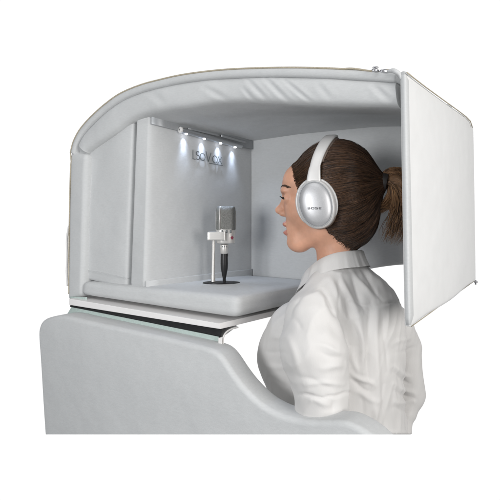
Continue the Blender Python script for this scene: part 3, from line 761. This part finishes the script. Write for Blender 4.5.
for (x0,y0,x1,y1,w,hh) in folds:
    dx, dy = x1-x0, y1-y0; t = ((px-x0)*dx+(py-y0)*dy)/(dx*dx+dy*dy); tc_ = np.clip(t, 0, 1)
    wob = 1.2*np.sin(tc_*5+x0)
    L_ = math.hypot(dx, dy); perp = (-(px-x0-tc_*dx)*dy+(py-y0-tc_*dy)*dx)/L_
    dd = np.sqrt((px-x0-tc_*dx)**2+(py-y0-tc_*dy)**2)
    dd = np.where((t > 0) & (t < 1), np.abs(perp-wob), dd)
    env = np.where(np.abs(dx)+np.abs(dy) > 14, .35+.65*np.sin(math.pi*np.clip(tc_, .02, .98)), 1)
    disp += front*hh*(1.15 if x0 < 388 else .8)*env*(np.exp(-(dd/w)**2) if hh > 0 else .9*np.exp(-np.sqrt((dd/w)**2+.09)*1.25+.375))
nz = np.array([mn.noise(Vector((p[0]*14, p[1]*14, p[2]*9)))*.0030+mn.noise(Vector((p[0]*34+p[2]*14, p[1]*34, p[2]*20)))*.0012+abs(mn.noise(Vector((p[0]*26-p[2]*12, p[1]*26, p[2]*9+5))))*-.0045 for p in V])
fade = np.clip((433-py)/3, 0, 1)
V2 = V+Vn*((disp+nz)*fade)[:, None]
link('shirt', [k2b(v) for v in V2], Fq, M['shirt'], person, fix=True)
# collar ---------------------------------------------------------
CC = (.211, 1.222)
def cr(w, r, zoff):
    # w: 0 = back of neck, +-pi = front; the ring is tilted down towards the chest
    t_, f_ = math.sin(w)*r*1.05, .013-math.cos(w)*(r+.004)
    z = -.086-.100*((1-math.cos(w))/2)**1.5
    return Vector((CC[0]+tA[0]*t_-tA[1]*f_, CC[1]+tA[1]*t_+tA[0]*f_, z+zoff))
rings = []; nw = 150
for i in range(nw+1):
    w = -2.62+5.24*i/nw; s = abs(w)/2.62
    ruf = .0003*math.sin(w*30+4*math.sin(w*5))*max(0, 1-s*1.3)+.0030*mn.noise(Vector((w*4, 0, 2)))+.0009*mn.noise(Vector((w*11, 0, 7)))
    tip = .022*max(0, s-.55)/.45
    sec = [(.068, -.040), (.0662, -.016), (.0668, 0), (.0685, .003), (.0725+ruf*.4, .0005), (.0775+ruf, -.014-tip*.3), (.084+ruf*1.6+tip*.4, -.030-tip), (.0865+ruf*1.8+tip*.5, -.034-tip),
           (.0835+ruf*1.6+tip*.4, -.0325-tip), (.0755+ruf, -.016-tip*.3), (.070, -.004), (.068, -.012), (.0685, -.040)]
    rings.append([k2b(cr(w, r, z)) for r, z in sec])
MB().add(*loft(rings, True, True)).build('collar', M['shirt'], person, angle=80)

# ================================================================== HEADPHONES
hpn = thing('headphones', W(hp((5,0,55))), 'silver over-ear headphones worn on the head of the woman', 'headphones')
MB_ = MB
def hl(L_): return [hp(p) for p in L_]
for s in (1, -1):
    cxx, czz = 8.5, -10.0; til = math.radians(12)
    def cupring(rx, rz, y, e=2.15, n=56, dx=0, dz=0):
        out = []
        for k in range(n):
            w = 2*math.pi*k/n; c, q = math.cos(w), math.sin(w); a = math.copysign(abs(c)**(2/e), c)*rx*.83; b = math.copysign(abs(q)**(2/e), q)*rz*.85
            x = a*math.cos(til)-b*-math.sin(til)*1; z = b*math.cos(til)-a*math.sin(til)*1
            out.append(hp((cxx+dx+x, y*s, czz+dz+z)))
        return out
    outer = MB().add(*loft([cupring(19.4,25.6,33), cupring(20.6,27,34.5), cupring(20.8,27.2,38), cupring(19.8,26.2,41.5), cupring(17.5,24,42.8)], True, True)).build('ear_cup', M['silver2'], hpn, angle=60)
    fc = MB().add(*loft([cupring(17.3,24.2,41), cupring(17.1,24.0,43.0), cupring(16.2,23,44.0), cupring(13,18.8,45.4), cupring(8,12,46.4), cupring(3,5,46.8)], True, True)).build('cover_disc', M['silver'], hpn, angle=60)
    fc.parent = outer; fc.location -= outer.location
    gv = MB().add(*tube(cupring(17.6,24.5,42.7)+cupring(17.6,24.5,42.7)[:2], .0011, 6, False)).build('groove_ring', M['trim'], hpn)
    gv.parent = outer; gv.location -= outer.location
    cu = MB().add(*loft([cupring(16,21,25), cupring(20.5,26,25.5), cupring(22,28,28), cupring(21.5,27.5,31.5), cupring(19,25,33)], True, True)).build('ear_cushion', M['padbrown'], hpn)
    cu.parent = outer; cu.location -= outer.location
    # yoke: fork holding the cup, joins the band
    yk = []
    for k in range(30):
        w = math.radians(-38+k*(256/29)); a = 18.0*math.cos(w); b = 23.4*math.sin(w)
        yk.append(hp((cxx+a*math.cos(til)+b*math.sin(til), 35.2*s, czz+b*math.cos(til)-a*math.sin(til))))
    MB().add(*tube(yk, [.0012+.0034*math.sin(math.pi*i/29)**.5 for i in range(30)], 10)).build('yoke', M['silver2'], hpn)
    if s == 1:
        # lettering on the cover disc
        mb = MB(); lts = {'B': [[(0,0),(0,1),(.45,.95),(.5,.75),(.42,.52),(0,.5)],[(.42,.52),(.56,.28),(.48,.05),(0,0)]], 'O': [[(0,0),(.55,0),(.6,.5),(.55,1),(0,1),(-.02,.5),(0,0)]],
              'S': [[(.5,1),(0,1),(0,.52),(.52,.48),(.52,0),(0,0)]], 'E': [[(.5,1),(0,1),(0,0),(.5,0)],[(0,.5),(.42,.5)]]}
        x0 = 7.2
        for i, ch in enumerate('BOSE'):
            for st in lts[ch]:
                P_ = []
                for x, z in st:
                    X_ = -(i*3.4+x*3.9)+x0-.6; Z_ = -4.6+z*1.6
                    rr2 = (X_/14)**2+(Z_/20)**2; P_.append(hp((cxx+X_*math.cos(til*.2), 47.3-4.0*rr2, czz+Z_)))
                for a, b in zip(P_, P_[1:]): mb.add(*tube([a, b], .0006, 5))
        lb = mb.build('brand_print', M['print'], hpn); lb.parent = outer; lb.location -= outer.location
        mb = MB(); mb.add(*lathe([(.0028,0),(.0028,.001)], hp((cxx+1,45.4,czz+12.5)), k2b(Lv), 12)); 
        lb = mb.build('microphone_hole', M['trim'], hpn); lb.parent = outer; lb.location -= outer.location
# band
rings = []; pads = []
for i in range(61):
    a = math.pi*i/60; y = 39.5*math.cos(a)*(1-.03*math.sin(a)); z = 8+50.5*math.sin(a)
    if i < 6 or i > 54: z = 8+50.5*math.sin(a)-(6-min(i, 60-i))*2.0
    x = 11.5-13.5*math.sin(a)**2; nrm = Vector((0, math.cos(a)*50, math.sin(a)*39)).normalized(); nx = Vector((1,0,-.0))
    hw = 4.4+1.5*math.sin(a); th = 1.5
    if i < 8 or i > 52: hw = 4.3+(8-min(i, 60-i))*.5
    c = Vector((x, y, z)); sec = []
    for k in range(14):
        w = 2*math.pi*k/14; sec.append(hp(c+nx*math.copysign(abs(math.cos(w))**.6, math.cos(w))*hw+nrm*math.copysign(abs(math.sin(w))**.8, math.sin(w))*th))
    rings.append(sec)
    if 9 <= i <= 51:
        c2 = c-nrm*2.6+nx*-.6; pads.append([hp(c2+nx*math.cos(2*math.pi*k/14)*(hw+.3)+nrm*math.sin(2*math.pi*k/14)*1.9) for k in range(14)])
MB().add(*loft(rings, True, True)).build('headband', M['silver2'], hpn, angle=60)
MB().add(*loft(pads, True, True)).build('headband_padding', M['padbrown'], hpn, angle=60)

# ================================================================== LIGHT, WORLD, CAMERA
w = bpy.data.worlds.new('World'); scn.world = w; w.use_nodes = True; nt = w.node_tree; N = nt.nodes; L = nt.links
bg = N['Background']
tc = N.new('ShaderNodeTexCoord'); dp_ = N.new('ShaderNodeVectorMath'); dp_.operation = 'DOT_PRODUCT'; dp_.inputs[1].default_value = (-SN, CS, 0)
L.new(tc.outputs['Generated'], dp_.inputs[0])
rp = N.new('ShaderNodeValToRGB'); L.new(dp_.outputs['Value'], rp.inputs[0])
rp.color_ramp.elements[0].position = .48; rp.color_ramp.elements[0].color = (.15,.155,.16,1)
rp.color_ramp.elements[1].position = .71; rp.color_ramp.elements[1].color = (1,1,1,1)
L.new(rp.outputs[0], bg.inputs['Color']); bg.inputs['Strength'].default_value = 1.02
def area(name, loc, tgt, size, e, col=(1,1,1)):
    ld = bpy.data.lights.new(name, 'AREA'); ld.size = size; ld.energy = e; ld.color = col
    o = bpy.data.objects.new(name, ld); o.location = loc; o.rotation_euler = (Vector(tgt)-Vector(loc)).to_track_quat('-Z', 'Y').to_euler(); COL.objects.link(o); return o
ctr = W(k2b((.05,1.2,-.05)))
def cl(u, d, z): return W(k2b((u, d, z)))
area('studio_softbox_right', cl(1.45,-.42,.22), W(k2b((.1,1.15,-.05))), 1.0, 28, (1,.985,.965))
area('studio_softbox_left', cl(-1.25,-.55,.12), W(k2b((-.15,1.3,-.05))), .55, 20, (.97,.985,1))
area('studio_softbox_top', cl(-.4,-.2,2.3), ctr, 1.6, 15, (.98,.99,1))
cam = bpy.data.cameras.new('camera'); co = bpy.data.objects.new('camera', cam); COL.objects.link(co); scn.camera = co
co.location = (0,0,OZ); co.rotation_euler = (math.radians(90), 0, math.atan2(SN, CS)); cam.sensor_width = 36; cam.lens = 36.0; cam.shift_y = -.07; cam.clip_start = .02; cam.clip_end = 100
scn.view_settings.view_transform = 'Standard'; scn.view_settings.look = 'None'; scn.view_settings.exposure = 0; scn.view_settings.gamma = 1
